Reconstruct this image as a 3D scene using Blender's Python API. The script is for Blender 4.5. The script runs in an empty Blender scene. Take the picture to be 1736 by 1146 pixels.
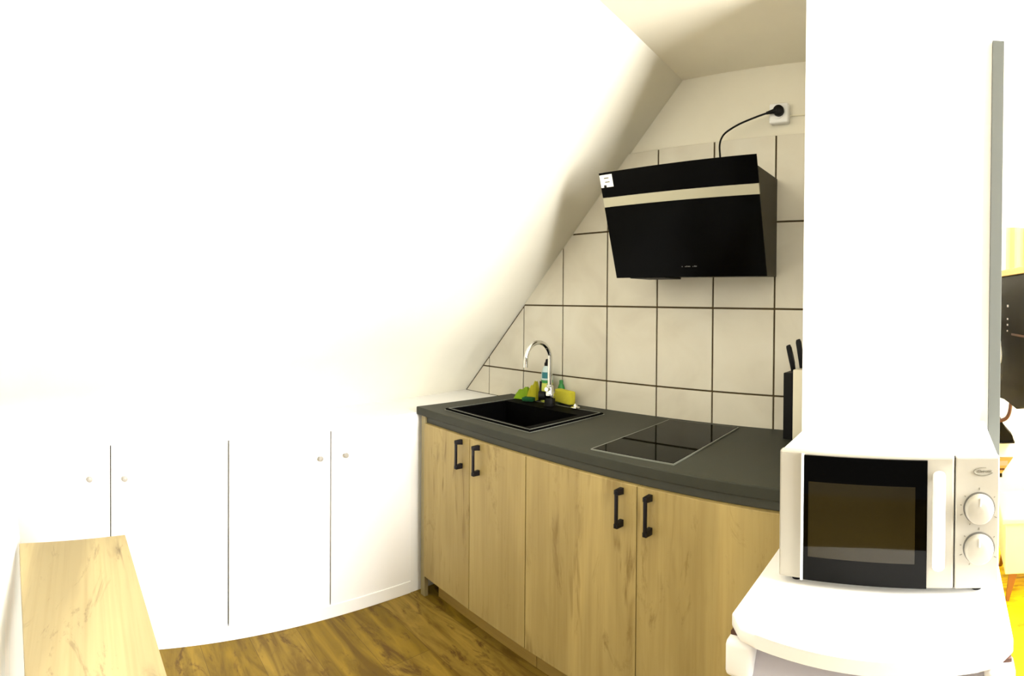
import bpy, bmesh, math, random
from mathutils import Matrix, Vector
random.seed(7)
C = bpy.context.scene.collection
sc = bpy.context.scene

# ------------------------------------------------------------------ camera, world, lights, exposure
F, Y0, W, H = 930.549, 517.584, 1736.0, 1146.0
CAMX, CAMY, CAMZ = 0.4583, -1.9422, 1.2808
YAW, PITCH, ROLL = -0.7915, -0.0096, -0.0069
cam = bpy.data.cameras.new('panorama_camera')
cam.type = 'PANO'
cam.panorama_type = 'CENTRAL_CYLINDRICAL'
cam.central_cylindrical_range_u_min = -W / 2 / F
cam.central_cylindrical_range_u_max = W / 2 / F
cam.central_cylindrical_range_v_min = -(H - Y0) / F
cam.central_cylindrical_range_v_max = Y0 / F
cam.central_cylindrical_radius = 1.0
cam.clip_start = 0.02
camo = bpy.data.objects.new('panorama_camera', cam); C.objects.link(camo)
ca, sa = math.cos(YAW), math.sin(YAW)
cb, sb = math.cos(PITCH), math.sin(PITCH)
cc, scn = math.cos(ROLL), math.sin(ROLL)
Rz = Matrix(((ca, sa, 0), (-sa, ca, 0), (0, 0, 1)))
Rx = Matrix(((1, 0, 0), (0, cb, -sb), (0, sb, cb)))
Ry = Matrix(((cc, 0, scn), (0, 1, 0), (-scn, 0, cc)))
R = Rz @ Rx @ Ry                      # columns: right, forward, up
right, fwd, up = R.col[0], R.col[1], R.col[2]
M4 = Matrix(((right[0], up[0], -fwd[0], CAMX), (right[1], up[1], -fwd[1], CAMY), (right[2], up[2], -fwd[2], CAMZ), (0, 0, 0, 1)))
camo.matrix_world = M4
sc.camera = camo

wd = bpy.data.worlds.new('room_ambience'); sc.world = wd; wd.use_nodes = True
bg = wd.node_tree.nodes['Background']
bg.inputs[0].default_value = (1.0, 0.95, 0.84, 1); bg.inputs[1].default_value = 0.30

def area(name, loc, target, sx, sy, power, col):
    l = bpy.data.lights.new(name, 'AREA'); l.shape = 'RECTANGLE'; l.size = sx; l.size_y = sy
    l.energy = power; l.color = col
    o = bpy.data.objects.new(name, l); C.objects.link(o); o.location = loc
    o.rotation_euler = (Vector(target) - Vector(loc)).to_track_quat('-Z', 'Y').to_euler()
    return o
# daylight window on the right-hand side of the room, behind the corner of the chimney wall
area('window_daylight', (2.3, -1.05, 1.45), (-1.3, -1.10, 1.25), 0.95, 1.5, 290, (1.0, 0.99, 0.97))
# bright daylight of the room behind the camera
area('room_daylight', (0.6, -3.6, 2.0), (0.9, -0.6, 1.1), 1.2, 1.0, 24, (1.0, 0.98, 0.94))
# ceiling lamp of the next room, beyond the doorway
hl = bpy.data.lights.new('hall_lamp', 'POINT'); hl.energy = 110; hl.color = (1.0, 0.95, 0.84); hl.shadow_soft_size = 0.14
hlo = bpy.data.objects.new('hall_lamp', hl); C.objects.link(hlo); hlo.location = (1.75, 0.75, 1.75)
sc.view_settings.view_transform = 'Standard'
sc.view_settings.look = 'None'
sc.view_settings.gamma = 1
sc.view_settings.use_curve_mapping = False
sc.view_settings.exposure = 0.0

# ------------------------------------------------------------------ materials
def mat(name, col, rough=0.5, metal=0.0, **kw):
    m = bpy.data.materials.new(name); m.use_nodes = True
    b = m.node_tree.nodes['Principled BSDF']
    b.inputs['Base Color'].default_value = (*col, 1); b.inputs['Roughness'].default_value = rough
    b.inputs['Metallic'].default_value = metal
    for k, v in kw.items():
        b.inputs[k].default_value = v
    return m
def nodes(m):
    nt = m.node_tree
    return nt, nt.nodes['Principled BSDF'], (lambda t: nt.nodes.new(t)), nt.links.new
def coords(new, link, scale, kind='Object', rot=(0, 0, 0), loc=(0, 0, 0)):
    tc = new('ShaderNodeTexCoord'); mp = new('ShaderNodeMapping')
    mp.inputs['Scale'].default_value = scale; mp.inputs['Rotation'].default_value = rot; mp.inputs['Location'].default_value = loc
    link(tc.outputs[kind], mp.inputs[0]); return mp.outputs[0]
def ramp(new, link, src, stops):
    r = new('ShaderNodeValToRGB'); cr = r.color_ramp
    while len(cr.elements) < len(stops): cr.elements.new(0.5)
    for e, (p, c) in zip(cr.elements, stops): e.position = p; e.color = (*c, 1)
    link(src, r.inputs[0]); return r.outputs[0]
def noise(new, link, vec, scale, detail=6, rough=0.6, dist=0.0):
    n = new('ShaderNodeTexNoise'); n.inputs['Scale'].default_value = scale; n.inputs['Detail'].default_value = detail
    n.inputs['Roughness'].default_value = rough; n.inputs['Distortion'].default_value = dist
    link(vec, n.inputs['Vector']); return n.outputs[0]
def mixc(new, link, fac, a, b, mode='MIX'):
    n = new('ShaderNodeMix'); n.data_type = 'RGBA'; n.blend_type = mode
    for s, v in ((n.inputs[0], fac), (n.inputs[6], a), (n.inputs[7], b)):
        if hasattr(v, 'links'): link(v, s)
        elif isinstance(v, (int, float)): s.default_value = v
        else: s.default_value = (*v, 1)
    return n.outputs[2]
def bump(new, link, b, src, strength, dist=0.002):
    n = new('ShaderNodeBump'); n.inputs['Strength'].default_value = strength; n.inputs['Distance'].default_value = dist
    link(src, n.inputs['Height']); link(n.outputs[0], b.inputs['Normal'])

def plaster(name, col, var=0.04):
    m = mat(name, col, 0.85); nt, b, new, link = nodes(m)
    v = coords(new, link, (1, 1, 1))
    n = noise(new, link, v, 2.2, 3)
    c = ramp(new, link, n, [(0.3, tuple(x * (1 - var) for x in col)), (0.7, tuple(min(1, x * (1 + var)) for x in col))])
    link(c, b.inputs['Base Color'])
    bump(new, link, b, noise(new, link, v, 140, 3), 0.12, 0.001)
    return m
def oak(name, base, dark, axis, seed=0, knots=True, rough=0.55):
    """long-grained oak; axis = grain direction"""
    m = mat(name, base, rough); nt, b, new, link = nodes(m)
    s = [9.0, 9.0, 9.0]; s[axis] = 0.9
    oi = new('ShaderNodeObjectInfo')
    tc = new('ShaderNodeTexCoord'); ad = new('ShaderNodeVectorMath'); ad.operation = 'ADD'
    ml = new('ShaderNodeVectorMath'); ml.operation = 'SCALE'; ml.inputs[0].default_value = (3.1, 7.7, 5.3)
    link(oi.outputs['Random'], ml.inputs['Scale'])
    link(tc.outputs['Object'], ad.inputs[0]); link(ml.outputs[0], ad.inputs[1])
    def mp(sc_):
        x = new('ShaderNodeMapping'); x.inputs['Scale'].default_value = sc_; x.inputs['Location'].default_value = (seed, seed * 1.7, seed * 0.3)
        link(ad.outputs[0], x.inputs[0]); return x.outputs[0]
    broad = noise(new, link, mp(s), 0.75, 5, 0.55, 0.5)
    s2 = [90.0, 90.0, 90.0]; s2[axis] = 2.2
    fine = noise(new, link, mp(s2), 1.0, 4, 0.6)
    mid = tuple((x * 0.65 + y * 0.35) for x, y in zip(base, dark))
    c1 = ramp(new, link, broad, [(0.36, mid), (0.52, base), (0.66, tuple(min(1, x * 1.15) for x in base))])
    c2 = ramp(new, link, fine, [(0.30, (0.86, 0.83, 0.78)), (0.55, (1, 1, 1))])
    c = mixc(new, link, 0.75, c1, c2, 'MULTIPLY')
    if knots:
        s3 = [7.5, 7.5, 7.5]; s3[axis] = 1.9
        k = noise(new, link, mp(s3), 1.3, 6, 0.75, 1.2)
        kf = ramp(new, link, k, [(0.555, (0, 0, 0)), (0.72, (1, 1, 1))])
        c = mixc(new, link, kf, c, dark)
        s4 = [26.0, 26.0, 26.0]; s4[axis] = 3.2
        k2 = noise(new, link, mp(s4), 1.0, 3, 0.5, 0.8)
        gate = noise(new, link, mp([3.0, 3.0, 3.0]), 1.0, 2, 0.5)
        gf = ramp(new, link, gate, [(0.46, (0, 0, 0)), (0.56, (1, 1, 1))])
        kf2 = ramp(new, link, k2, [(0.56, (0, 0, 0)), (0.68, (0.85, 0.85, 0.85))])
        mlt = mixc(new, link, 1.0, kf2, gf, 'MULTIPLY')
        c = mixc(new, link, mlt, c, dark)
    link(c, b.inputs['Base Color'])
    bump(new, link, b, fine, 0.08, 0.001)
    return m

M = {}
M['white_wall'] = plaster('white_plaster', (0.86, 0.85, 0.82))
M['warm_wall'] = plaster('cream_plaster', (0.79, 0.75, 0.62))
M['slope_wall'] = plaster('off_white_plaster', (0.74, 0.71, 0.60))
M['white_door'] = mat('white_lacquer', (0.86, 0.855, 0.84), 0.35)
M['gap'] = mat('dark_gap', (0.03, 0.026, 0.015), 0.9)
M['grout'] = mat('dark_brown_grout', (0.075, 0.05, 0.018), 0.9)
M['worktop'] = mat('anthracite_worktop', (0.05, 0.052, 0.042), 0.5, **{'Specular IOR Level': 0.12})
nt, b, new, link = nodes(M['worktop'])
v = coords(new, link, (1, 1, 1)); n_ = noise(new, link, v, 3, 5)
link(ramp(new, link, n_, [(0.3, (0.034, 0.037, 0.028)), (0.7, (0.042, 0.042, 0.032))]), b.inputs['Base Color'])
M['rail'] = mat('anthracite_rail', (0.036, 0.038, 0.026), 0.6)
M['front'] = oak('oak_cabinet_front', (0.385, 0.290, 0.105), (0.19, 0.125, 0.03), 2)
M['plinth'] = oak('oak_plinth', (0.30, 0.195, 0.04), (0.2, 0.12, 0.02), 0, knots=False)
M['carcass'] = mat('oak_carcass_edge', (0.27, 0.22, 0.10), 0.6)
M['table'] = oak('oak_table_top', (0.385, 0.310, 0.155), (0.06, 0.035, 0.015), 0, seed=3.3)
M['black'] = mat('matt_black', (0.002, 0.002, 0.002), 0.5, **{'Specular IOR Level': 0.2})
M['black_metal'] = mat('black_powder_coat', (0.004, 0.003, 0.005), 0.45, **{'Specular IOR Level': 0.25})
M['black_glass'] = mat('black_glass', (0.0015, 0.0015, 0.0015), 0.12, **{'Specular IOR Level': 0.03})
M['hob_glass'] = mat('ceramic_hob_glass', (0.002, 0.0025, 0.001), 0.02, **{'IOR': 1.09})
M['composite'] = mat('black_composite', (0.0006, 0.0006, 0.0007), 0.6, **{'Specular IOR Level': 0.03})
M['rim'] = mat('brushed_rim', (0.25, 0.26, 0.22), 0.35, 0.4)
M['chrome'] = mat('chrome', (0.78, 0.78, 0.74), 0.07, 1.0)
M['steel'] = mat('brushed_steel', (0.42, 0.40, 0.30), 0.38, 0.9)
M['silver'] = mat('silver_plastic', (0.40, 0.375, 0.315), 0.45, 0.1)
M['silver_case'] = mat('silver_casing', (0.70, 0.71, 0.68), 0.5, 0.0)
M['mw_glass'] = mat('microwave_glass', (0.0005, 0.0005, 0.0005), 0.03, **{'IOR': 1.22})
M['mw_mesh'] = mat('microwave_window_mesh', (0.016, 0.012, 0.004), 0.05, **{'IOR': 1.4})
M['fridge'] = mat('white_enamel', (0.88, 0.87, 0.85), 0.4)
M['recess'] = mat('grey_recess', (0.45, 0.42, 0.44), 0.6)
M['ring_shadow'] = mat('dial_ring_shadow', (0.09, 0.085, 0.07), 0.6)  # dark tone for the shadow round each dial, put into the ring colour
M['knob'] = mat('grey_knob', (0.30, 0.28, 0.24), 0.35)
M['grey_trim'] = mat('grey_metal_trim', (0.10, 0.105, 0.095), 0.8, **{'Specular IOR Level': 0.2})
M['plastic_white'] = mat('white_plastic', (0.88, 0.88, 0.86), 0.35)
M['paper'] = mat('white_sticker_paper', (0.9, 0.89, 0.8), 0.7)
M['ink'] = mat('grey_ink', (0.16, 0.15, 0.11), 0.7)
M['cream'] = mat('cream_wood', (0.80, 0.75, 0.58), 0.6)
M['sponge_y'] = mat('yellow_sponge', (0.55, 0.50, 0.03), 0.95)
nt, b, new, link = nodes(M['sponge_y']); bump(new, link, b, noise(new, link, coords(new, link, (1, 1, 1)), 160, 3), 0.8, 0.004)
M['cloth_g'] = mat('lime_cloth', (0.34, 0.55, 0.02), 0.9)
M['cloth_y'] = mat('lemon_cloth', (0.72, 0.68, 0.04), 0.9)
M['scour'] = mat('dark_green_scourer', (0.0, 0.07, 0.015), 0.95)
M['bottle_clear'] = mat('pale_blue_plastic', (0.50, 0.62, 0.60), 0.25)
M['bottle_y'] = mat('yellow_green_liquid', (0.55, 0.60, 0.10), 0.25)
M['label_teal'] = mat('teal_label', (0.02, 0.16, 0.18), 0.5)
M['green'] = mat('deep_green_plastic', (0.015, 0.20, 0.03), 0.35)
M['pale_panel'] = mat('pale_grey_wood', (0.6, 0.64, 0.63), 0.7)
nt, b, new, link = nodes(M['pale_panel'])
n_ = noise(new, link, coords(new, link, (14, 14, 1.6)), 1.6, 7, 0.65, 1.0)
link(ramp(new, link, n_, [(0.35, (0.80, 0.87, 0.89)), (0.6, (0.95, 0.95, 0.95))]), b.inputs['Base Color'])

M['dark_fabric'] = mat('dark_brown_case', (0.006, 0.005, 0.002), 0.6, **{'Specular IOR Level': 0.1})
M['tan'] = mat('tan_wood', (0.38, 0.25, 0.06), 0.6)
M['brown'] = mat('dark_brown_leather', (0.07, 0.022, 0.008), 0.5)
M['orange_wood'] = mat('orange_brown_wood', (0.30, 0.11, 0.008), 0.5)
M['lemon'] = mat('lemon_wall_glow', (0.85, 0.85, 0.30), 0.85)
M['pale_yellow'] = mat('pale_yellow_wood', (0.85, 0.82, 0.45), 0.6)

# tiles: cream glaze with faint cloudy veins
def tile_mat():
    m = mat('cream_glazed_tile', (0.72, 0.67, 0.56), 0.33); nt, b, new, link = nodes(m)
    v = coords(new, link, (1, 1, 1))
    n = noise(new, link, v, 4.0, 4, 0.5, 1.2)
    link(ramp(new, link, n, [(0.3, (0.64, 0.595, 0.485)), (0.5, (0.69, 0.65, 0.535)), (0.75, (0.73, 0.695, 0.585))]), b.inputs['Base Color'])
    return m
M['tile'] = tile_mat()
# laminate floor planks running along X
def floor_mat(name, tone):
    m = mat(name, (0.4, 0.25, 0.06), 0.55, **{'Specular IOR Level': 0.2}); nt, b, new, link = nodes(m)
    br = new('ShaderNodeTexBrick'); br.offset = 0.37; br.inputs['Scale'].default_value = 1.0
    br.inputs['Brick Width'].default_value = 1.15; br.inputs['Row Height'].default_value = 0.19; br.inputs['Mortar Smooth'].default_value = 0.6
    br.inputs['Mortar Size'].default_value = 0.0012; br.inputs['Bias'].default_value = 0.0
    br.inputs['Color1'].default_value = (0, 0, 0, 1); br.inputs['Color2'].default_value = (1, 1, 1, 1); br.inputs['Mortar'].default_value = (0.5, 0.5, 0.5, 1)
    v = coords(new, link, (1, 1, 1)); link(v, br.inputs[0])
    t = lambda c: tuple(x * k for x, k in zip(c, tone))
    pl = ramp(new, link, br.outputs[0], [(0.0, t((0.160, 0.098, 0.005))), (0.5, t((0.183, 0.115, 0.009))), (1.0, t((0.235, 0.152, 0.026)))])
    g = noise(new, link, coords(new, link, (1.6, 9, 1)), 1.7, 6, 0.6, 1.0)
    gr = ramp(new, link, g, [(0.36, (0.62, 0.56, 0.36)), (0.50, (0.95, 0.95, 0.9)), (0.64, (1.3, 1.3, 1.35))])
    c = mixc(new, link, 1.0, pl, gr, 'MULTIPLY')
    k = noise(new, link, coords(new, link, (3.0, 7, 1), loc=(2, 5, 0)), 2.0, 5, 0.7, 0.6)
    kf = ramp(new, link, k, [(0.55, (0, 0, 0)), (0.66, (0.85, 0.85, 0.85))])
    c = mixc(new, link, kf, c, t((0.07, 0.032, 0.003)))
    c = mixc(new, link, br.outputs['Fac'], c, t((0.09, 0.052, 0.006)))
    link(c, b.inputs['Base Color']); return m
M['floor'] = floor_mat('laminate_floor', (1, 1, 1))
M['bright_lit_floor'] = floor_mat('bright_lit_laminate', (5.2, 5.6, 0.4))  # same laminate, with the next room's strong light multiplied into its colour

# ------------------------------------------------------------------ mesh helpers
def box(bm, x0, x1, y0, y1, z0, z1, bev=0.0, mtx=None, seg=2):
    m = Matrix.Translation(((x0 + x1) / 2, (y0 + y1) / 2, (z0 + z1) / 2)) @ Matrix.Diagonal((abs(x1 - x0), abs(y1 - y0), abs(z1 - z0), 1))
    r = bmesh.ops.create_cube(bm, size=1, matrix=m)
    vs = set(r['verts'])
    if bev:
        es = [e for e in bm.edges if e.verts[0] in vs and e.verts[1] in vs]
        rb = bmesh.ops.bevel(bm, geom=es, offset=bev, segments=seg, affect='EDGES', profile=0.5)
        vs = set(rb['verts']) | {v for v in vs if v.is_valid}
    if mtx is not None: bmesh.ops.transform(bm, matrix=mtx, verts=list(vs))
def prism(bm, pts, axis, a, b_, bev=0.0):
    """polygon in the plane normal to axis, extruded from a to b_"""
    def P(p, t):
        if axis == 0: return (t, p[0], p[1])
        if axis == 1: return (p[0], t, p[1])
        return (p[0], p[1], t)
    v0 = [bm.verts.new(P(p, a)) for p in pts]; v1 = [bm.verts.new(P(p, b_)) for p in pts]
    fs = [bm.faces.new(v0), bm.faces.new(v1[::-1])]
    n = len(pts)
    for i in range(n):
        fs.append(bm.faces.new((v0[i], v1[i], v1[(i + 1) % n], v0[(i + 1) % n])))
    if bev:
        es = list({e for f in fs for e in f.edges})
        bmesh.ops.bevel(bm, geom=es, offset=bev, segments=2, affect='EDGES', profile=0.5)
def tube(bm, pts, r, n=14, caps=True):
    pts = [Vector(p) for p in pts]; rs = r if isinstance(r, (list, tuple)) else [r] * len(pts)
    rings = []; ref = None
    for i, p in enumerate(pts):
        t = (pts[min(i + 1, len(pts) - 1)] - pts[max(i - 1, 0)]).normalized()
        if ref is None:
            ref = t.orthogonal().normalized()
        else:
            ref = (ref - t * ref.dot(t)).normalized()
        bi = t.cross(ref)
        rings.append([bm.verts.new(p + (ref * math.cos(2 * math.pi * k / n) + bi * math.sin(2 * math.pi * k / n)) * rs[i]) for k in range(n)])
    for a, b_ in zip(rings, rings[1:]):
        for k in range(n):
            bm.faces.new((a[k], a[(k + 1) % n], b_[(k + 1) % n], b_[k]))
    if caps:
        bm.faces.new(rings[0][::-1]); bm.faces.new(rings[-1])
def smooth_path(pts, sub=6):
    P = [Vector(p) for p in pts]; out = []
    for i in range(len(P) - 1):
        p0, p1, p2, p3 = P[max(i - 1, 0)], P[i], P[i + 1], P[min(i + 2, len(P) - 1)]
        for k in range(sub):
            t = k / sub
            out.append(0.5 * ((2 * p1) + (p2 - p0) * t + (2 * p0 - 5 * p1 + 4 * p2 - p3) * t * t + (3 * p1 - p0 - 3 * p2 + p3) * t ** 3))
    out.append(P[-1]); return out
def lathe(bm, prof, c=(0, 0, 0), n=28, mtx=None):
    """profile of (r, z) revolved about Z at c"""
    rings = []
    for r, z in prof:
        rings.append([bm.verts.new((c[0] + r * math.cos(2 * math.pi * k / n), c[1] + r * math.sin(2 * math.pi * k / n), c[2] + z)) for k in range(n)])
    for a, b_ in zip(rings, rings[1:]):
        for k in range(n): bm.faces.new((a[k], a[(k + 1) % n], b_[(k + 1) % n], b_[k]))
    bm.faces.new(rings[0][::-1]); bm.faces.new(rings[-1])
    if mtx is not None: bmesh.ops.transform(bm, matrix=mtx, verts=[v for r in rings for v in r])
def obj(name, bm, m, parent=None, smooth=False):
    bmesh.ops.recalc_face_normals(bm, faces=bm.faces[:])
    me = bpy.data.meshes.new(name); bm.to_mesh(me); bm.free(); me.materials.append(m)
    if smooth:
        for p in me.polygons: p.use_smooth = True
        me.set_sharp_from_angle(angle=math.radians(38))
    o = bpy.data.objects.new(name, me); C.objects.link(o)
    if parent: o.parent = parent
    return o
def bx(name, m, dims, parent=None, bev=0.0, mtx=None):
    bm = bmesh.new(); box(bm, *dims, bev=bev, mtx=mtx); return obj(name, bm, m, parent)
def thing(name, label, cat, loc=(0, 0, 0), rz=0.0, group=None):
    o = bpy.data.objects.new(name, None); C.objects.link(o); o.location = loc; o.rotation_euler = (0, 0, rz)
    o.empty_display_size = 0.05
    o['label'] = label; o['category'] = cat
    if group: o['group'] = group
    return o
def tag(o, label, cat, group=None):
    o['label'] = label; o['category'] = cat
    if group: o['group'] = group
    return o
def struct(name, bm, m, parent=None):
    o = obj(name, bm, m, parent)
    if parent is None: o['kind'] = 'structure'
    return o

# ------------------------------------------------------------------ setting
CEIL = 2.162; SB, SM = -2.6004, 0.942       # slope line on the back wall: x = SB + SM*z
SCS = -0.0933
def slope_x(z, y=0.0): return SB + SM * z + SCS * y
LEDGE = 0.786
XL = -1.515
bm = bmesh.new(); box(bm, -1.95, 0.60, -3.4, 0.02, -0.05, 0); box(bm, 0.60, 2.4, -3.4, -0.5, -0.05, 0); struct('floor', bm, M['floor'])
bm = bmesh.new(); box(bm, 0.60, 2.4, -0.5, 1.75, -0.05, 0); struct('floor', bm, M['bright_lit_floor'])
# back wall
bm = bmesh.new(); prism(bm, [(-1.95, 0), (0.075, 0), (0.075, CEIL), (slope_x(CEIL), CEIL), (slope_x(LEDGE) - 0.02, LEDGE), (-1.95, LEDGE - 0.05)], 1, 0.0, 0.12)
wall_back = struct('wall_back', bm, M['warm_wall'])
# tiles
XA, WT, ZA, HT = -1.6661, 0.2496, 1.2564, 0.3227
def clip(poly, f):
    out = []
    for i in range(len(poly)):
        a, b_ = poly[i], poly[(i + 1) % len(poly)]; fa, fb = f(a), f(b_)
        if fa >= 0: out.append(a)
        if (fa >= 0) != (fb >= 0):
            t = fa / (fa - fb); out.append((a[0] + (b_[0] - a[0]) * t, a[1] + (b_[1] - a[1]) * t))
    return out
TT = 0.009; G = 0.0034
rows = [(LEDGE, ZA - HT), (ZA - HT, ZA), (ZA, ZA + HT), (ZA + HT, ZA + 2 * HT)]
bm = bmesh.new()
for ri, (z0, z1) in enumerate(rows):
    for i in range(-2, 7):
        x0, x1 = XA + i * WT, XA + (i + 1) * WT
        x1 = min(x1, 0.072)
        poly = [(x0 + G, z0 + G), (x1 - G, z0 + G), (x1 - G, z1 - G), (x0 + G, z1 - G)]
        off = 0.008 if ri < 2 else 0.0
        poly = clip(poly, lambda p: p[0] - slope_x(p[1]) - off * 1.4)
        if len(poly) < 3: continue
        # drop near-duplicate corners
        q = []
        for p in poly:
            if not q or math.hypot(p[0] - q[-1][0], p[1] - q[-1][1]) > 0.004: q.append(p)
        if math.hypot(q[0][0] - q[-1][0], q[0][1] - q[-1][1]) < 0.004: q.pop()
        if len(q) < 3: continue
        prism(bm, q, 1, -TT, -0.001, bev=0.0012)
obj('tiling', bm, M['tile'], wall_back)
bm = bmesh.new(); zt = ZA + 2 * HT - G
prism(bm, clip([(-1.95, LEDGE), (0.074, LEDGE), (0.074, zt), (-1.95, zt)], lambda p: p[0] - slope_x(p[1]) - 0.001), 1, -0.0035, -0.0005)
obj('grouting', bm, M['grout'], wall_back)
# sloping ceiling
bm = bmesh.new()
n = 1
def sv(z, y, d=0.0): return (slope_x(z, y) - d, y, z + d * 0.6)
ys_ = [0.02, -3.4]
fr = [bm.verts.new(p) for p in (sv(LEDGE - 0.02, ys_[0]), sv(CEIL + 0.01, ys_[0]), sv(CEIL + 0.01, ys_[1]), sv(LEDGE - 0.02, ys_[1]))]
bk = [bm.verts.new(p) for p in (sv(LEDGE - 0.02, ys_[0], .08), sv(CEIL + 0.01, ys_[0], .08), sv(CEIL + 0.01, ys_[1], .08), sv(LEDGE - 0.02, ys_[1], .08))]
bm.faces.new(fr); bm.faces.new(bk[::-1])
for i in range(4): bm.faces.new((fr[i], bk[i], bk[(i + 1) % 4], fr[(i + 1) % 4]))
struct('ceiling', bm, M['slope_wall'])
bm = bmesh.new()
prism(bm, [(slope_x(CEIL, 0.02), 0.02), (2.4, 0.02), (2.4, -3.4), (slope_x(CEIL, -3.4), -3.4)], 2, CEIL, CEIL + 0.08)
struct('ceiling', bm, M['warm_wall'])
bm = bmesh.new(); box(bm, 0.60, 2.4, 0.021, 1.75, CEIL, CEIL + 0.08); struct('ceiling', bm, M['white_wall'])
# knee wall with ledge, cupboards set into it
bm = bmesh.new()
box(bm, -1.93, XL - 0.022, -3.4, 0.0, 0, LEDGE)
box(bm, XL - 0.022, XL, -3.4, -0.0, 0.752, LEDGE)
box(bm, XL - 0.022, XL, -0.602, 0.0, 0, 0.752)
box(bm, XL - 0.022, XL, -3.4, -2.275, 0, 0.752)
struct('wall_left', bm, M['white_wall'])
bm = bmesh.new(); box(bm, XL - 0.021, XL + 0.004, -3.4, -0.602, 0.0, 0.052, bev=0.002); struct('baseboard_left', bm, M['white_door'])
# chimney wall block, doorway lintel, next room
bm = bmesh.new(); box(bm, 0.073, 0.600, -0.5, 1.75, 0, CEIL); struct('wall_right', bm, M['white_wall'])
bm = bmesh.new(); box(bm, 0.600, 2.4, -0.5, -0.38, 1.985, CEIL); box(bm, 1.45, 2.4, -0.5, -0.38, 0, 1.985); struct('wall_right', bm, M['white_wall'])
bm = bmesh.new(); box(bm, 0.600, 2.4, 1.6, 1.75, 0, CEIL); box(bm, 2.3, 2.4, -0.38, 1.6, 0, CEIL); struct('wall_back', bm, M['white_wall'])
bm = bmesh.new(); box(bm, 0.5705, 0.6015, -0.512, -0.498, 0.0, 1.972, bev=0.001); struct('trim_1', bm, M['grey_trim'])

# ------------------------------------------------------------------ eaves cupboards
KT, KB = 0.750, 0.054
def cupboard(label, ya, ym, yb, knobs, dark, zk):
    t = thing('eaves_cupboard', label, 'cupboard', (XL, ym, 0), 0, 'white cupboards built into the knee wall')
    bx('carcass', M['gap'], (-0.0205, -0.014, ya - ym, yb - ym, KB, KT), t)
    for (y0, y1, yk) in ((ya - ym, 0, knobs[0]), (0, yb - ym, knobs[1])):
        lo, hi = min(y0, y1), max(y0, y1)
        bm = bmesh.new(); box(bm, -0.0135, 0.0, lo + (dark if lo == 0 or lo < -0.4 else 0), hi - (dark if hi == 0 or hi > 0.4 else 0), KB - 0.002, KT + 0.0019)
        d = obj('door', bm, M['white_door'], t)
        bm = bmesh.new()
        lathe(bm, [(0.005, 0), (0.0045, 0.008), (0.009, 0.013), (0.0105, 0.018), (0.0085, 0.022), (0.002, 0.0235)], mtx=Matrix.Translation((0, yk - ym, zk)) @ Matrix.Rotation(math.pi / 2, 4, 'Y'))
        obj('knob', bm, M['knob'], d, True)
cupboard('white double-door cupboard in the knee wall, next to the oak kitchen units', -0.6022, -0.9887, -1.4100, (-0.927, -1.040), 0.0027, 0.651)
cupboard('white double-door cupboard in the knee wall, behind the end of the oak table', -1.4110, -1.8482, -2.272, (-1.798, -1.924), 0.0024, 0.634)

# ------------------------------------------------------------------ kitchen run (frame turned slightly, as the fronts run)
KA = -0.0358
K = Matrix.Translation((XL, -0.5735, 0)) @ Matrix.Rotation(KA, 4, 'Z')
CT, CB = 0.812, 0.778
L = 1.586
# sink and hob openings in counter coordinates (u along front, v into depth)
def uv(x, y):
    p = K.inverted() @ Vector((x, y, 0)); return p.x, p.y
wt = thing('worktop', 'long dark grey worktop with the sink and hob set into it', 'worktop', K.translation, KA)
bm = bmesh.new()
SU0, SU1, SV0, SV1 = 0.155, 0.595, 0.085, 0.385      # bowl opening
ang = math.atan(0.0358)
def back(u): return 0.5735 + u * 0.0358 - 0.012      # back edge follows the tiled wall
us = [0.0, SU0, SU1, L]
for z, flip in ((CT, False), (CB, True)):
    for i in range(3):
        a, b_ = us[i], us[i + 1]
        quads = [((a, 0), (b_, 0), (b_, back(b_)), (a, back(a)))] if i != 1 else [((a, 0), (b_, 0), (b_, SV0), (a, SV0)), ((a, SV1), (b_, SV1), (b_, back(b_)), (a, back(a)))]
        for qd in quads:
            f = bm.faces.new([bm.verts.new((u, v_, z)) for u, v_ in qd])
def wallq(pts):
    for p, q in zip(pts, pts[1:]):
        bm.faces.new([bm.verts.new(x) for x in ((p[0], p[1], CB), (q[0], q[1], CB), (q[0], q[1], CT), (p[0], p[1], CT))])
wallq([(0, 0), (SU0, 0), (SU1, 0), (L, 0), (L, back(L)), (SU1, back(SU1)), (SU0, back(SU0)), (0, back(0)), (0, 0)])
wallq([(SU0, SV0), (SU1, SV0), (SU1, SV1), (SU0, SV1), (SU0, SV0)])
bmesh.ops.remove_doubles(bm, verts=bm.verts, dist=1e-5)
bmesh.ops.recalc_face_normals(bm, faces=bm.faces[:])
es = [e for e in bm.edges if all(abs(v_.co.y) < 1e-5 for v_ in e.verts) and abs(e.verts[0].co.z - e.verts[1].co.z) < 1e-5]
bmesh.ops.bevel(bm, geom=es, offset=0.004, segments=3, affect='EDGES', profile=0.5)
obj('slab', bm, M['worktop'], wt)
bx('front_rail', M['rail'], (0.045, L, 0.014, 0.032, 0.752, CB), wt)

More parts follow.
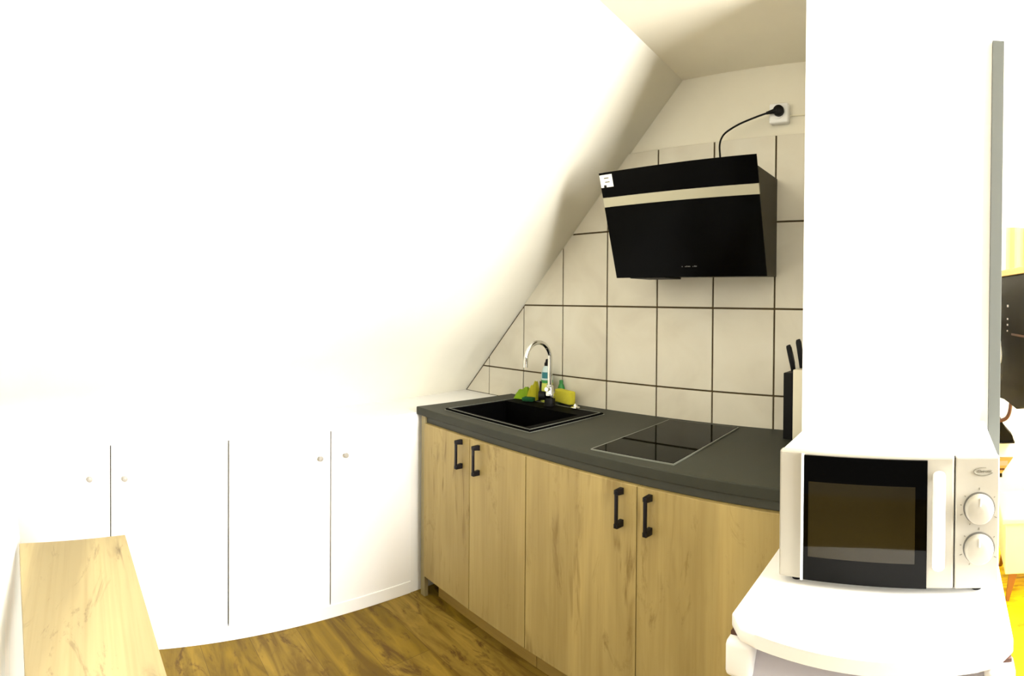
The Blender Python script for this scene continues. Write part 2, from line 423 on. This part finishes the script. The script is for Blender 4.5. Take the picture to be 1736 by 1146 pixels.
def handle_bm(u, z0, z1):
    bm = bmesh.new()
    # flat bar standing off the door on two flared feet
    box(bm, u - 0.005, u + 0.005, -0.034, -0.026, z0, z1, bev=0.0015)
    for z, s in ((z0, 1), (z1, -1)):
        prism(bm, [(-0.034, z), (-0.002, z - s * 0.001), (-0.002, z + s * 0.019), (-0.026, z + s * 0.015), (-0.034, z + s * 0.013)], 0, u - 0.007, u + 0.007, bev=0.0015)
    return bm
def cabinet(label, u0, u1, doors, filler=False):
    t = thing('base_cabinet', label, 'cabinet', K @ Vector((u0, 0.018, 0)), KA, 'oak base cabinets under the grey worktop')
    w = u1 - u0
    bm = bmesh.new()
    for a in (0.001, w - 0.017): box(bm, a, a + 0.016, 0.0, 0.53, 0.094, 0.751)
    box(bm, 0.001, w - 0.001, 0.0, 0.53, 0.095, 0.111); box(bm, 0.001, w - 0.001, 0.515, 0.53, 0.094, 0.60)
    bm.verts.ensure_lookup_table()
    obj('carcass', bm, M['carcass'], t)
    for a, b_, hu in doors:
        bm = bmesh.new(); box(bm, a - u0 + 0.0013, b_ - u0 - 0.0013, -0.020, -0.001, 0.094, 0.7505, bev=0.0012)
        d = obj('door', bm, M['front'], t)
        hb = handle_bm(hu - u0, 0.626, 0.737)
        bmesh.ops.translate(hb, verts=hb.verts, vec=(0, -0.018, 0))
        obj('handle', hb, M['black_metal'], d, True)
    bm = bmesh.new(); box(bm, 0.03 if filler else 0.001, w - 0.001, 0.040, 0.056, 0.0, 0.0925); obj('plinth', bm, M['plinth'], t)
    return t
def U(x): return (x - XL) / math.cos(KA)
sinkcab = cabinet('oak cabinet under the sink, two narrow doors with paired black handles', U(-1.452), U(-0.829), [(U(-1.452), U(-1.1365), U(-1.186)), (U(-1.1365), U(-0.829), U(-1.080))], True)
cabinet('oak cabinet under the hob, two wide doors with black handles', U(-0.828), 1.584, [(U(-0.828), U(-0.3745), U(-0.427)), (U(-0.3745), 1.584, U(-0.3275))])
t = tag(bx('filler_strip', M['carcass'], (0.0, 0.030, 0.006, 0.024, 0.0, 0.7775)), 'narrow olive-grey filler strip between the white knee wall and the oak cabinet', 'filler strip')
t.location = K @ Vector((U(-1.4835), 0.0, 0)); t.rotation_euler = (0, 0, KA)

# ------------------------------------------------------------------ sink
sk = thing('sink', 'black square composite sink set in the worktop below the chrome tap', 'sink', K @ Vector((0, 0, CT)), KA)
bm = bmesh.new()
def ring(bm, o, i_, z0, z1):
    (a0, a1, b0, b1), (c0, c1, d0, d1) = o, i_
    O = [(a0, b0), (a1, b0), (a1, b1), (a0, b1)]; I = [(c0, d0), (c1, d0), (c1, d1), (c0, d1)]
    vo = [[bm.verts.new((x, y, z)) for x, y in O] for z in (z0, z1)]; vi = [[bm.verts.new((x, y, z)) for x, y in I] for z in (z0, z1)]
    for k in range(4):
        j = (k + 1) % 4
        bm.faces.new((vo[0][k], vo[0][j], vo[1][j], vo[1][k])); bm.faces.new((vi[0][k], vi[1][k], vi[1][j], vi[0][j]))
        bm.faces.new((vo[1][k], vo[1][j], vi[1][j], vi[1][k])); bm.faces.new((vo[0][k], vi[0][k], vi[0][j], vo[0][j]))
SO = (0.132, 0.640, 0.062, 0.485)
ring(bm, SO, (SU0 + 0.004, SU1 - 0.004, SV0 + 0.004, SV1 - 0.004), 0.0005, 0.008)
obj('deck', bm, M['composite'], sk)
bm = bmesh.new()   # bowl: open box with sloping walls
a = [(SU0 + 0.004, SV0 + 0.004), (SU1 - 0.004, SV0 + 0.004), (SU1 - 0.004, SV1 - 0.004), (SU0 + 0.004, SV1 - 0.004)]
b2 = [(SU0 + 0.03, SV0 + 0.03), (SU1 - 0.03, SV0 + 0.03), (SU1 - 0.03, SV1 - 0.03), (SU0 + 0.03, SV1 - 0.03)]
va = [bm.verts.new((x, y, 0.004)) for x, y in a]; vb = [bm.verts.new((x, y, -0.17)) for x, y in b2]
for k in range(4): bm.faces.new((va[k], va[(k + 1) % 4], vb[(k + 1) % 4], vb[k]))
bm.faces.new(vb)
obj('bowl', bm, M['composite'], sk)
bm = bmesh.new(); lathe(bm, [(0.042, 0), (0.042, 0.003), (0.03, 0.004), (0.028, 0.001)], c=((SU0 + SU1) / 2, 0.235, -0.1695)); obj('drain', bm, M['chrome'], sk, True)
bm = bmesh.new(); ring(bm, (SO[0] + 0.010, SO[1] - 0.008, SO[2] + 0.008, SO[3] - 0.008), (SO[0] + 0.0125, SO[1] - 0.0105, SO[2] + 0.0105, SO[3] - 0.0105), 0.0075, 0.0095)
obj('raised_rim_highlight', bm, M['rim'], sk)  # grey line paints the light edge highlight of the black rim
bm = bmesh.new(); ring(bm, (SO[0] - 0.004, SO[1] + 0.004, SO[2] - 0.004, SO[3] + 0.004), (SO[0], SO[1], SO[2], SO[3]), 0.0003, 0.0022)
obj('seal_line', bm, M['rim'], sk)
# small plug lying on the sink corner
t = thing('sink_strainer', 'small silver strainer plug on the right rear corner of the black sink', 'strainer', (-1.005, -0.112, CT + 0.0085))
bm = bmesh.new(); lathe(bm, [(0.017, 0), (0.020, 0.003), (0.018, 0.006), (0.010, 0.008), (0.006, 0.018), (0.003, 0.020)]); obj('cup', bm, M['chrome'], t, True)

# ------------------------------------------------------------------ tap
FX, FY = -1.127, -0.140; FZ = CT + 0.0085
tp = thing('kitchen_tap', 'tall chrome gooseneck tap with black side lever standing behind the black sink', 'tap', (FX, FY, FZ))
bm = bmesh.new(); lathe(bm, [(0.026, 0), (0.026, 0.004), (0.0235, 0.007), (0.0235, 0.030), (0.0215, 0.034)]); obj('base', bm, M['black'], tp, True)
bm = bmesh.new(); lathe(bm, [(0.0215, 0.034), (0.0225, 0.037), (0.0225, 0.052), (0.0195, 0.060), (0.0165, 0.068), (0.0155, 0.090)]); obj('body', bm, M['chrome'], tp, True)
bm = bmesh.new()
sp = [(0, 0, 0.085), (0, 0, 0.14), (0, 0, 0.205)]
rr = 0.064
for k in range(1, 13):
    a = math.pi * k / 12 * 0.97
    sp.append((-0.012 * (1 - math.cos(a)), -rr * (1 - math.cos(a)), 0.205 + rr * math.sin(a) * 1.15))
sp.append((-0.026, -rr * 2 + 0.001, 0.187))
tube(bm, smooth_path(sp, 3), 0.0098, 18)
obj('spout', bm, M['chrome'], tp, True)
bm = bmesh.new(); tube(bm, [(-0.026, -rr * 2 + 0.001, 0.188), (-0.0265, -rr * 2 + 0.002, 0.176)], 0.0107, 18); obj('aerator', bm, M['chrome'], tp, True)
bm = bmesh.new(); tube(bm, [(-0.018, -0.012, 0.042), (-0.040, -0.028, 0.042)], [0.019, 0.021], 20); lev = obj('lever_hub', bm, M['black'], tp, True)
bm = bmesh.new(); tube(bm, [(-0.034, -0.024, 0.052), (-0.034, -0.024, 0.075), (-0.033, -0.022, 0.105)], [0.0052, 0.0046, 0.005], 12); obj('lever', bm, M['black'], lev, True)
bm = bmesh.new(); tube(bm, [(0.002, -0.018, 0.074), (0.004, -0.028, 0.074)], [0.011, 0.009], 16); obj('ring_cap', bm, M['chrome'], tp, True)

# ------------------------------------------------------------------ washing-up things
t = thing('washing_up_bottle', 'clear washing-up liquid bottle with teal label and black cap behind the tap', 'bottle', (-1.222, -0.053, CT))
bm = bmesh.new(); lathe(bm, [(0.026, 0.001), (0.029, 0.006), (0.028, 0.085), (0.0275, 0.090)]); obj('lower_body', bm, M['bottle_y'], t, True)
bm = bmesh.new(); lathe(bm, [(0.0275, 0.090), (0.027, 0.110), (0.025, 0.135), (0.019, 0.158), (0.011, 0.168)]); obj('upper_body', bm, M['bottle_clear'], t, True)
bm = bmesh.new(); lathe(bm, [(0.0282, 0.090), (0.0278, 0.102), (0.0270, 0.104)]); obj('green_band', bm, M['green'], t, True)
bm = bmesh.new()
for k in range(8):
    a0 = math.radians(-100 + k * 11); a1 = math.radians(-100 + (k + 1) * 11)
    r_ = 0.0283
    bm.faces.new([bm.verts.new((r_ * math.cos(x), r_ * math.sin(x), z)) for x, z in ((a0, 0.112), (a1, 0.112), (a1, 0.140), (a0, 0.140))])
bmesh.ops.remove_doubles(bm, verts=bm.verts, dist=1e-5)
bmesh.ops.solidify(bm, geom=bm.faces[:], thickness=0.001)
obj('label_badge', bm, M['label_teal'], t, True)
bm = bmesh.new(); lathe(bm, [(0.012, 0.167), (0.012, 0.180), (0.008, 0.184), (0.006, 0.196), (0.004, 0.198)]); obj('cap', bm, M['black'], t, True)
t = thing('green_bottle', 'small deep green bottle half hidden between the tap and the yellow sponge', 'bottle', (-1.158, -0.026, CT))
bm = bmesh.new(); lathe(bm, [(0.014, 0.001), (0.016, 0.005), (0.016, 0.070), (0.011, 0.084), (0.008, 0.090)]); obj('body', bm, M['green'], t, True)
bm = bmesh.new(); lathe(bm, [(0.009, 0.0902), (0.009, 0.102), (0.007, 0.105)]); obj('cap', bm, M['green'], t, True)
def rounded(name, m, dims, loc, rot, label, cat, bev=0.008, wob=0.002):
    bm = bmesh.new(); box(bm, -dims[0] / 2, dims[0] / 2, -dims[1] / 2, dims[1] / 2, 0, dims[2], bev=bev, seg=3)
    for v_ in bm.verts: v_.co += Vector((random.uniform(-wob, wob), random.uniform(-wob, wob), 0))
    o = obj(name, bm, m, None, True); o.location = loc; o.rotation_euler = rot
    return tag(o, label, cat)
rounded('sponge', M['sponge_y'], (0.118, 0.032, 0.060), (-1.108, -0.058, CT + 0.0088), (0, 0, math.radians(-14)), 'yellow sponge standing against the tiles right of the tap', 'sponge')
rounded('scourer', M['scour'], (0.055, 0.035, 0.018), (-1.262, -0.132, CT + 0.0088), (0, 0, math.radians(20)), 'dark green scouring pad lying left of the tap at the sink rear', 'scourer', 0.005)
# crumpled cloth: a folded sheet lying in soft ridges
t = thing('dishcloth', 'crumpled lime-green and yellow dishcloth heaped left of the tap', 'cloth', (-1.318, -0.075, CT + 0.009), math.radians(14))
for nm, mm, x0, x1, hh in (('green_half', 'cloth_g', -0.055, 0.025, 0.058), ('yellow_half', 'cloth_y', 0.012, 0.064, 0.092)):
    bm = bmesh.new(); NX, NY = 14, 12; g = []
    for i in range(NX + 1):
        row = []
        for j in range(NY + 1):
            u, v_ = i / NX, j / NY
            e = math.sin(math.pi * min(1, max(0, u))) ** 0.5 * math.sin(math.pi * v_) ** 0.6
            z = hh * e * (0.85 + 0.20 * math.sin(9 * u + 3 * v_) + 0.10 * math.sin(14 * v_ + 5 * u))
            row.append(bm.verts.new((x0 + (x1 - x0) * u, -0.045 + 0.068 * v_, max(0.0, z))))
        g.append(row)
    for i in range(NX):
        for j in range(NY): bm.faces.new((g[i][j], g[i + 1][j], g[i + 1][j + 1], g[i][j + 1]))
    bmesh.ops.solidify(bm, geom=bm.faces[:], thickness=-0.002)
    obj(nm, bm, M[mm], t, True)

# ------------------------------------------------------------------ hob
hb = thing('ceramic_hob', 'black two-zone glass hob with thin metal front edge, set in the worktop', 'hob', (-0.4325, -0.305, CT), 0.012)
bm = bmesh.new(); box(bm, -0.143, 0.143, -0.259, 0.250, 0.0006, 0.005, bev=0.0015); obj('glass', bm, M['hob_glass'], hb)
bm = bmesh.new(); ring(bm, (-0.147, 0.147, -0.263, 0.252), (-0.1435, 0.1435, -0.2595, 0.2505), 0.0003, 0.0045); obj('metal_frame', bm, M['rim'], hb)

# ------------------------------------------------------------------ knife block
kb = thing('knife_block', 'black and cream knife block at the right end of the worktop by the white wall', 'knife block', (-0.0605, -0.100, CT), math.radians(-4))
bx('black_slab', M['black'], (-0.026, 0.008, -0.045, 0.045, 0.001, 0.228), kb, bev=0.002)
bx('cream_slab', M['cream'], (0.0085, 0.055, -0.045, 0.045, 0.001, 0.240), kb, bev=0.002)
for i, (x, y, z0, h, tilt, lab) in enumerate(((-0.004, -0.005, 0.229, 0.095, -11, 'black-handled knife, the left one in the knife block'), (0.026, -0.005, 0.241, 0.103, -7, 'black-handled knife, the right one in the knife block'))):
    kt = thing('kitchen_knife', lab, 'knife', (-0.0605 + x, -0.100 + y, CT + z0))
    kt.rotation_euler = (0, math.radians(tilt), 0)
    bm = bmesh.new(); prof = [(-0.007, 0.001), (0.007, 0.001), (0.0085, 0.03), (0.0075, 0.06), (0.007, h - 0.012), (0.003, h), (-0.009, h - 0.003), (-0.010, h - 0.012), (-0.0085, 0.06), (-0.0075, 0.035)]
    prism(bm, prof, 1, -0.008, 0.008, bev=0.0025); obj('handle', bm, M['black'], kt, True)

# ------------------------------------------------------------------ extractor hood
hd = thing('extractor_hood', 'black slanted-glass extractor hood on the tiled wall above the hob', 'extractor hood', (-0.415, 0, 1.37))
HL, HR = -0.296, 0.296
bm = bmesh.new(); prism(bm, [(-0.011, 0.005), (-0.205, 0.005), (-0.325, 0.345), (-0.300, 0.366), (-0.011, 0.366)], 0, HL + 0.03, HR - 0.042, bev=0.002)
obj('body', bm, mat('dark_bronze_body', (0.030, 0.022, 0.006), 0.45, **{'Specular IOR Level': 0.2}), hd)
p0, p1 = Vector((0, -0.232, -0.002)), Vector((0, -0.352, 0.368))      # glass plane bottom / top
dv = (p1 - p0).normalized(); nv = Vector((0, -dv.z, dv.y)); gl = (p1 - p0).length
GM = Matrix.Translation(p0) @ Matrix(((1, 0, 0, 0), (0, dv.y, nv.y, 0), (0, dv.z, nv.z, 0), (0, 0, 0, 1)))   # local: x, along, outwards
def gbox(nm, m, x0, x1, a0, a1, n0, n1, bev=0.0, parent=hd):
    bm = bmesh.new(); box(bm, x0, x1, a0, a1, n0, n1, bev=bev, mtx=GM); return obj(nm, bm, m, parent)
s0, s1 = gl - 0.122, gl - 0.089
gbox('lower_glass', M['black_glass'], HL + 0.0, HR - 0.002, 0.0, s0 - 0.001, 0, 0.006, 0.001)
gbox('upper_glass', M['black_glass'], HL, HR, s1 + 0.001, gl, 0, 0.006, 0.001)
gbox('metal_strip', M['steel'], HL + 0.001, HR - 0.001, s0, s1, 0, 0.0065)
gbox('backing_panel', M['black'], HL + 0.02, HR - 0.03, 0.01, gl - 0.01, -0.018, -0.0005)
stk = gbox('energy_sticker', M['paper'], HL + 0.002, HL + 0.055, gl - 0.052, gl - 0.008, 0.0062, 0.0068)
gbox('sticker_print', M['ink'], HL + 0.020, HL + 0.040, gl - 0.022, gl - 0.018, 0.0069, 0.0072, parent=stk)
gbox('sticker_print', M['ink'], HL + 0.022, HL + 0.042, gl - 0.036, gl - 0.032, 0.0069, 0.0072, parent=stk)
gbox('sticker_print', M['black'], HL + 0.015, HL + 0.026, gl - 0.052, gl - 0.044, 0.0069, 0.0072, parent=stk)
bm = bmesh.new()
mk = mat('grey_lettering', (0.11, 0.11, 0.11), 0.5)
for i, (w_, h_) in enumerate(((3, 4), (0, 0), (4, 3), (4, 5), (5, 4), (3, 4), (0, 0), (3, 3), (5, 5), (4, 4))):
    if w_: box(bm, -0.014 + i * 0.006, -0.014 + i * 0.006 + w_ * 0.001, 0.036, 0.036 + h_ * 0.0009, 0.0062, 0.0066, mtx=GM)
obj('lettering', bm, mk, hd)
bm = bmesh.new(); box(bm, HL + 0.035, HL + 0.18, -0.20, -0.06, -0.004, 0.0045, bev=0.002); obj('lamp_housing', bm, M['black'], hd)

# socket, plug and cable
so = thing('wall_socket', 'white square wall socket high on the wall above the extractor hood', 'socket', (-0.154, 0, 1.973))
bm = bmesh.new(); box(bm, -0.036, 0.036, -0.030, -0.0005, -0.036, 0.036, bev=0.006, seg=3); obj('housing', bm, M['plastic_white'], so, True)
bm = bmesh.new(); lathe(bm, [(0.0225, 0), (0.0225, 0.002), (0.020, 0.0025)], mtx=Matrix.Translation((-0.002, -0.030, 0)) @ Matrix.Rotation(math.pi / 2, 4, 'X')); obj('insert', bm, M['plastic_white'], so, True)
bm = bmesh.new(); tube(bm, [(0.036, -0.004, -0.006), (0.13, -0.004, -0.006), (0.222, -0.004, -0.006)], 0.003, 8); obj('supply_cable', bm, M['cream'], so, True)
pc = thing('power_cable', 'black plug and curved power cable running from the wall socket to the hood', 'power cable', (0, 0, 0))
bm = bmesh.new(); lathe(bm, [(0.0195, 0.0), (0.0205, 0.004), (0.0195, 0.014), (0.015, 0.018), (0.004, 0.020)], mtx=Matrix.Translation((-0.150, -0.0335, 1.977)) @ Matrix.Rotation(math.pi / 2, 4, 'X')); pg = obj('plug', bm, M['black'], pc, True)
bm = bmesh.new(); tube(bm, [(-0.155, -0.044, 1.976), (-0.172, -0.045, 1.974), (-0.195, -0.046, 1.970)], [0.0125, 0.008, 0.0048], 14); obj('strain_relief', bm, M['black'], pg, True)
cp = [(-0.180, -0.045, 1.973), (-0.205, -0.047, 1.967), (-0.236, -0.055, 1.956), (-0.290, -0.075, 1.931), (-0.330, -0.098, 1.900), (-0.340, -0.120, 1.872), (-0.336, -0.145, 1.838), (-0.325, -0.165, 1.795), (-0.316, -0.178, 1.7385)]
bm = bmesh.new(); tube(bm, smooth_path(cp, 5), 0.0034, 12); obj('cable', bm, M['black'], pc, True)

# ------------------------------------------------------------------ fridge
fr_ = thing('fridge', 'white under-counter fridge with a bowed front edge, carrying the microwave', 'fridge', (0.336, 0, 0))
FXa, FXb = -0.254, 0.243
def bowed(x0, x1, yb, yf, bow, r=0.03, n=16):
    pts = [(x0, yb), (x1, yb)]
    for k in range(n + 1):
        u = 1 - k / n; x = x0 + (x1 - x0) * u
        e = min(1, min(u, 1 - u) * (x1 - x0) / r); c = r * (1 - math.sqrt(max(0, 1 - (1 - e) ** 2)))
        pts.append((x, yf - bow * (1 - (2 * u - 1) ** 2) + c))
    return pts
bm = bmesh.new(); prism(bm, bowed(FXa, FXb, -0.515, -1.045, 0.035), 2, 0.688, 0.712, bev=0.004); obj('top_lid', bm, M['fridge'], fr_, True)
bm = bmesh.new(); box(bm, FXa + 0.006, FXb - 0.006, -0.995, -0.515, 0.02, 0.6875, bev=0.004); obj('cabinet_body', bm, M['fridge'], fr_)
bm = bmesh.new(); prism(bm, bowed(FXa - 0.001, FXb + 0.001, -1.0, -1.042, 0.034), 2, 0.05, 0.615, bev=0.004)
dr = obj('door', bm, M['fridge'], fr_, True)
bm = bmesh.new(); box(bm, FXa - 0.001, FXa + 0.050, -1.047, -1.0, 0.6155, 0.681, bev=0.010, seg=3)
obj('door_shoulder', bm, M['fridge'], dr, True); bm = bmesh.new()
box(bm, FXb - 0.050, FXb + 0.001, -1.047, -1.0, 0.6155, 0.681, bev=0.010, seg=3); obj('door_shoulder', bm, M['fridge'], dr, True)
bm = bmesh.new(); prism(bm, [(-1.0, 0.616), (-1.04, 0.616), (-1.004, 0.681), (-1.0, 0.681)], 0, FXa + 0.049, FXb - 0.049); obj('grip_recess', bm, M['recess'], dr)
bm = bmesh.new(); box(bm, FXa + 0.004, FXb - 0.004, -1.028, -0.996, 0.6812, 0.6876); obj('lid_slit_shadow', bm, M['brown'], fr_)  # dark strip standing in for the shadow in the slit under the lid
for x in (FXa + 0.03, FXb - 0.03):
    for y in (-0.97, -0.55):
        bm = bmesh.new(); lathe(bm, [(0.014, 0), (0.014, 0.006), (0.008, 0.008), (0.008, 0.021)], c=(x, y, 0)); obj('foot', bm, M['black'], fr_, True)

# ------------------------------------------------------------------ microwave
MW = thing('microwave', 'silver microwave oven with black glass door and two round dials on the fridge', 'microwave', (0.348, -0.875, 0.7125), math.radians(1.0))
mx0, mx1 = -0.2185, 0.2175; mh = 0.262; f0 = 0.012
bm = bmesh.new(); box(bm, mx0, mx1, 0.022, 0.345, f0, mh + 0.006, bev=0.003); obj('casing', bm, M['silver_case'], MW)
bm = bmesh.new(); box(bm, mx0 - 0.001, 0.130, 0.0, 0.0215, f0 + 0.001, mh + 0.008, bev=0.004); dr = obj('door', bm, M['silver'], MW)
bm = bmesh.new(); box(bm, -0.168, 0.0775, -0.0035, 0.0005, f0 + 0.002, mh + 0.002, bev=0.001); gls = obj('door_glass', bm, M['mw_glass'], dr)
bm = bmesh.new(); box(bm, -0.158, 0.054, -0.0042, -0.0036, 0.062, 0.212); obj('window_mesh', bm, M['mw_mesh'], gls)
bm = bmesh.new(); box(bm, -0.1735, -0.1685, -0.005, 0.001, f0 + 0.001, mh + 0.004, bev=0.001); obj('edge_strip', bm, M['plastic_white'], dr)
bm = bmesh.new()
tube(bm, [(0.100, -0.002, 0.236), (0.100, -0.020, 0.232), (0.100, -0.024, 0.224), (0.100, -0.024, 0.14), (0.100, -0.024, 0.075), (0.100, -0.020, 0.066), (0.100, -0.002, 0.062)], 0.0085, 14)
for v_ in bm.verts: v_.co.x = 0.100 + (v_.co.x - 0.100) * 1.45
obj('door_handle', bm, M['plastic_white'], dr, True)
bm = bmesh.new(); box(bm, 0.132, mx1 + 0.001, 0.0, 0.0215, f0 + 0.001, mh + 0.008, bev=0.003); cp_ = obj('control_panel', bm, M['silver'], MW)
bx('panel_gap', M['black'], (0.1298, 0.1322, 0.006, 0.0215, f0 + 0.002, mh + 0.006), MW)
def dial(z, r, pang):
    T = Matrix.Translation((0.179, 0.0, z)) @ Matrix.Rotation(math.pi / 2, 4, 'X')
    bm = bmesh.new(); lathe(bm, [(r * 1.0, 0.0), (r * 0.99, 0.010), (r * 0.93, 0.017), (r * 0.80, 0.020), (0.004, 0.0205)], n=40, mtx=T)
    d = obj('dial', bm, M['silver'], cp_, True)
    bm = bmesh.new(); lathe(bm, [(r * 1.10, 0.0), (r * 1.10, 0.0015), (r * 1.04, 0.0022)], n=40, mtx=T); obj('dial_ring', bm, M['ring_shadow'], d, True)
    bm = bmesh.new(); box(bm, -0.0012, 0.0012, r * 0.35, r * 0.92, 0.0, 0.0212, mtx=T @ Matrix.Rotation(pang, 4, 'Z')); obj('pointer', bm, M['plastic_white'], d)
    for a in (200, 170, 140, 90, 35, -30, -120):
        bm = bmesh.new()
        c_, s_ = math.cos(math.radians(a)), math.sin(math.radians(a))
        box(bm, r * 1.22, r * 1.22 + (0.005 if a in (200, 90, -30) else 0.003), -0.0007, 0.0007, 0.0, 0.0006, mtx=T @ Matrix.Rotation(math.radians(a), 4, 'Z'))
        obj('scale_mark', bm, M['ink'], cp_)
dial(0.171, 0.0285, math.radians(-5)); dial(0.093, 0.0285, 0.0)
# badge: open oval swoosh round a slanted word
bm = bmesh.new(); pts = []
for k in range(27):
    a = math.radians(75 + k * 10.2)
    pts.append((0.187 + 0.0188 * math.cos(a), -0.0006, 0.2425 + 0.0075 * math.sin(a)))
tube(bm, pts, [0.0003 + 0.0009 * math.sin(math.pi * min(1, (i + 1) / 28)) for i in range(27)], 8)
bd = obj('badge_swoosh', bm, M['ink'], cp_)
fc = bpy.data.curves.new('badge_word', 'FONT'); fc.body = 'Clatronic'; fc.size = 0.0075; fc.extrude = 0.0003; fc.shear = 0.25; fc.align_x = 'CENTER'; fc.align_y = 'CENTER'; fc.offset = 0.00015
fo = bpy.data.objects.new('badge_word', fc); C.objects.link(fo)
dg = bpy.context.evaluated_depsgraph_get(); me = bpy.data.meshes.new_from_object(fo.evaluated_get(dg)); bpy.data.objects.remove(fo)
me.transform(Matrix.Translation((0.188, -0.0006, 0.2428)) @ Matrix.Rotation(math.pi / 2, 4, 'X')); me.materials.clear(); me.materials.append(M['ink'])
wo = bpy.data.objects.new('badge_word', me); C.objects.link(wo); wo.parent = cp_
for x in (mx0 + 0.03, mx1 - 0.04):
    for y in (0.03, 0.31):
        bm = bmesh.new(); lathe(bm, [(0.010, 0.0), (0.011, 0.003), (0.011, 0.0125)], c=(x, y, 0)); obj('foot', bm, M['black'], MW, True)

# ------------------------------------------------------------------ oak table in the left foreground and pale panel
tb = thing('table', 'light knotty oak table end reaching in from the bottom left, beside the pale panel', 'table', (0, 0, 0))
bm = bmesh.new(); prism(bm, [(-0.787, -2.092), (-0.838, -1.846), (-0.342, -1.821), (-0.15, -1.811), (-0.15, -2.004), (-0.347, -2.031)], 2, 0.695, 0.72, bev=0.001)
obj('tabletop', bm, M['table'], tb)
for x in (-0.76, -0.20):
    for y in (-1.90, -1.98):
        bx('leg', M['table'], (x - 0.02, x + 0.02, y - 0.018, y + 0.018, 0.0, 0.6945), tb, bev=0.002)
bm = bmesh.new(); prism(bm, [(-1.00, 0.0), (-0.20, 0.0), (-0.20, 1.25), (-0.50, 1.12), (-0.593, 1.003), (-0.72, 0.88), (-0.856, 0.70), (-0.93, 0.45), (-0.98, 0.2)], 1, -2.125, -2.098, bev=0.002)
tag(obj('side_panel', bm, M['pale_panel']), 'pale grey-white streaked wooden panel with a sloping edge at the far left', 'panel')

# ------------------------------------------------------------------ next room, seen through the doorway strip
t = thing('wall_unit', 'dark brown-black case under a tan board on the wall of the next room', 'wall unit', (0.745, 1.0, 0))
WM = math.atan2(-0.45, 0.085)
t.rotation_euler = (0, 0, WM)
bm = bmesh.new(); prism(bm, [(-0.10, 0.775), (0.10, 0.790), (0.30, 0.775), (0.60, 0.85), (0.60, 1.43), (-0.10, 1.43)], 1, 0.0, 0.24, bev=0.006); cs = obj('case', bm, M['dark_fabric'], t)
bx('top_board', M['tan'], (-0.12, 0.62, -0.012, 0.25, 1.4305, 1.462), t, bev=0.002)
bx('front_seam', M['brown'], (0.22, 0.59, -0.003, 0.002, 1.13, 1.14), cs)
for z, s in ((1.27, 0.012), (1.205, 0.009), (1.175, 0.009), (1.145, 0.007)):
    bx('button', M['recess'], (0.145, 0.145 + s * 1.4, -0.004, 0.001, z, z + s), cs)
bm = bmesh.new(); tube(bm, smooth_path([(0.02, -0.010, 1.33), (0.05, -0.03, 1.22), (0.115, -0.034, 1.09), (0.145, -0.036, 1.03), (0.135, -0.036, 0.99), (0.095, -0.032, 1.00), (0.05, -0.02, 1.08), (0.02, -0.010, 1.20)], 6), 0.009, 10)
obj('loop_handle', bm, M['plastic_white'], t, True)
bm = bmesh.new(); tube(bm, smooth_path([(0.845, 1.585, 1.0), (0.868, 1.50, 0.80), (0.868, 1.48, 0.66), (0.845, 1.48, 0.575), (0.78, 1.50, 0.55), (0.74, 1.585, 0.55)], 6), 0.012, 12)
tag(obj('hose', bm, M['brown'], None, True), 'dark brown hose curving down below the dark wall case in the next room', 'hose')
t = thing('wall_bracket', 'dark triangular bracket shelf on the next-room wall below the brown hose', 'bracket', (0.80, 1.6, 0.42))
bm = bmesh.new(); prism(bm, [(-0.06, 0.0), (0.095, 0.0), (0.085, 0.035), (0.03, 0.09), (0.01, 0.145), (-0.06, 0.145)], 1, -0.10, -0.001, bev=0.004); obj('body', bm, M['dark_fabric'], t)
bx('base_plate', M['black'], (-0.062, 0.098, -0.105, -0.001, -0.012, -0.0005), t)
t = thing('hanging_ornament', 'small tan pennant ornament with pink and brown bands low on the next-room wall', 'ornament', (0.84, 1.6, 0.17))
bm = bmesh.new(); prism(bm, [(-0.045, 0.0), (-0.015, 0.02), (0.060, 0.125), (-0.045, 0.125)], 1, -0.02, -0.001, bev=0.001); obj('pennant', bm, M['tan'], t)
bx('pink_band', mat('dusty_pink', (0.6, 0.30, 0.22), 0.8), (-0.044, 0.025, -0.022, -0.0205, 0.075, 0.105), t)
bx('brown_band', M['brown'], (-0.044, 0.005, -0.022, -0.0205, 0.045, 0.058), t)
bx('dark_tip', M['black'], (-0.045, -0.01, -0.022, -0.0205, 0.0, 0.025), t)
# added rippled sheet in place of the yellow lamp glow on the wall
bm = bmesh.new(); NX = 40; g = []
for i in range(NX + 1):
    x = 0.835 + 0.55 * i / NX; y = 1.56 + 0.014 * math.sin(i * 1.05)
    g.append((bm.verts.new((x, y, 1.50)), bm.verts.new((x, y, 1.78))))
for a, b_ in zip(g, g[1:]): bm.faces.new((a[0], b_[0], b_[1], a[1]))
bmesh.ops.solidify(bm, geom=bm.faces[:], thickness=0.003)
tag(obj('yellow_glow_sheet', bm, M['lemon'], None, True), 'lemon yellow sheet standing in for lamp glow on the next-room wall above the tan board', 'wall glow')
# low bench
ch = thing('bench', 'low pale yellow bench with short splayed orange-brown legs in the next room', 'bench', (0.97, 0.58, 0))
bx('seat', M['pale_yellow'], (-0.26, 0.26, -0.18, 0.18, 0.335, 0.36), ch, bev=0.006)
bx('apron', M['pale_yellow'], (-0.245, 0.245, -0.165, 0.165, 0.115, 0.3345), ch, bev=0.004)
for sx in (-1, 1):
    for sy in (-1, 1):
        bm = bmesh.new(); tube(bm, [(sx * 0.205, sy * 0.13, 0.1145), (sx * 0.235, sy * 0.16, 0.0)], [0.024, 0.010], 4); obj('leg', bm, M['orange_wood'], ch)
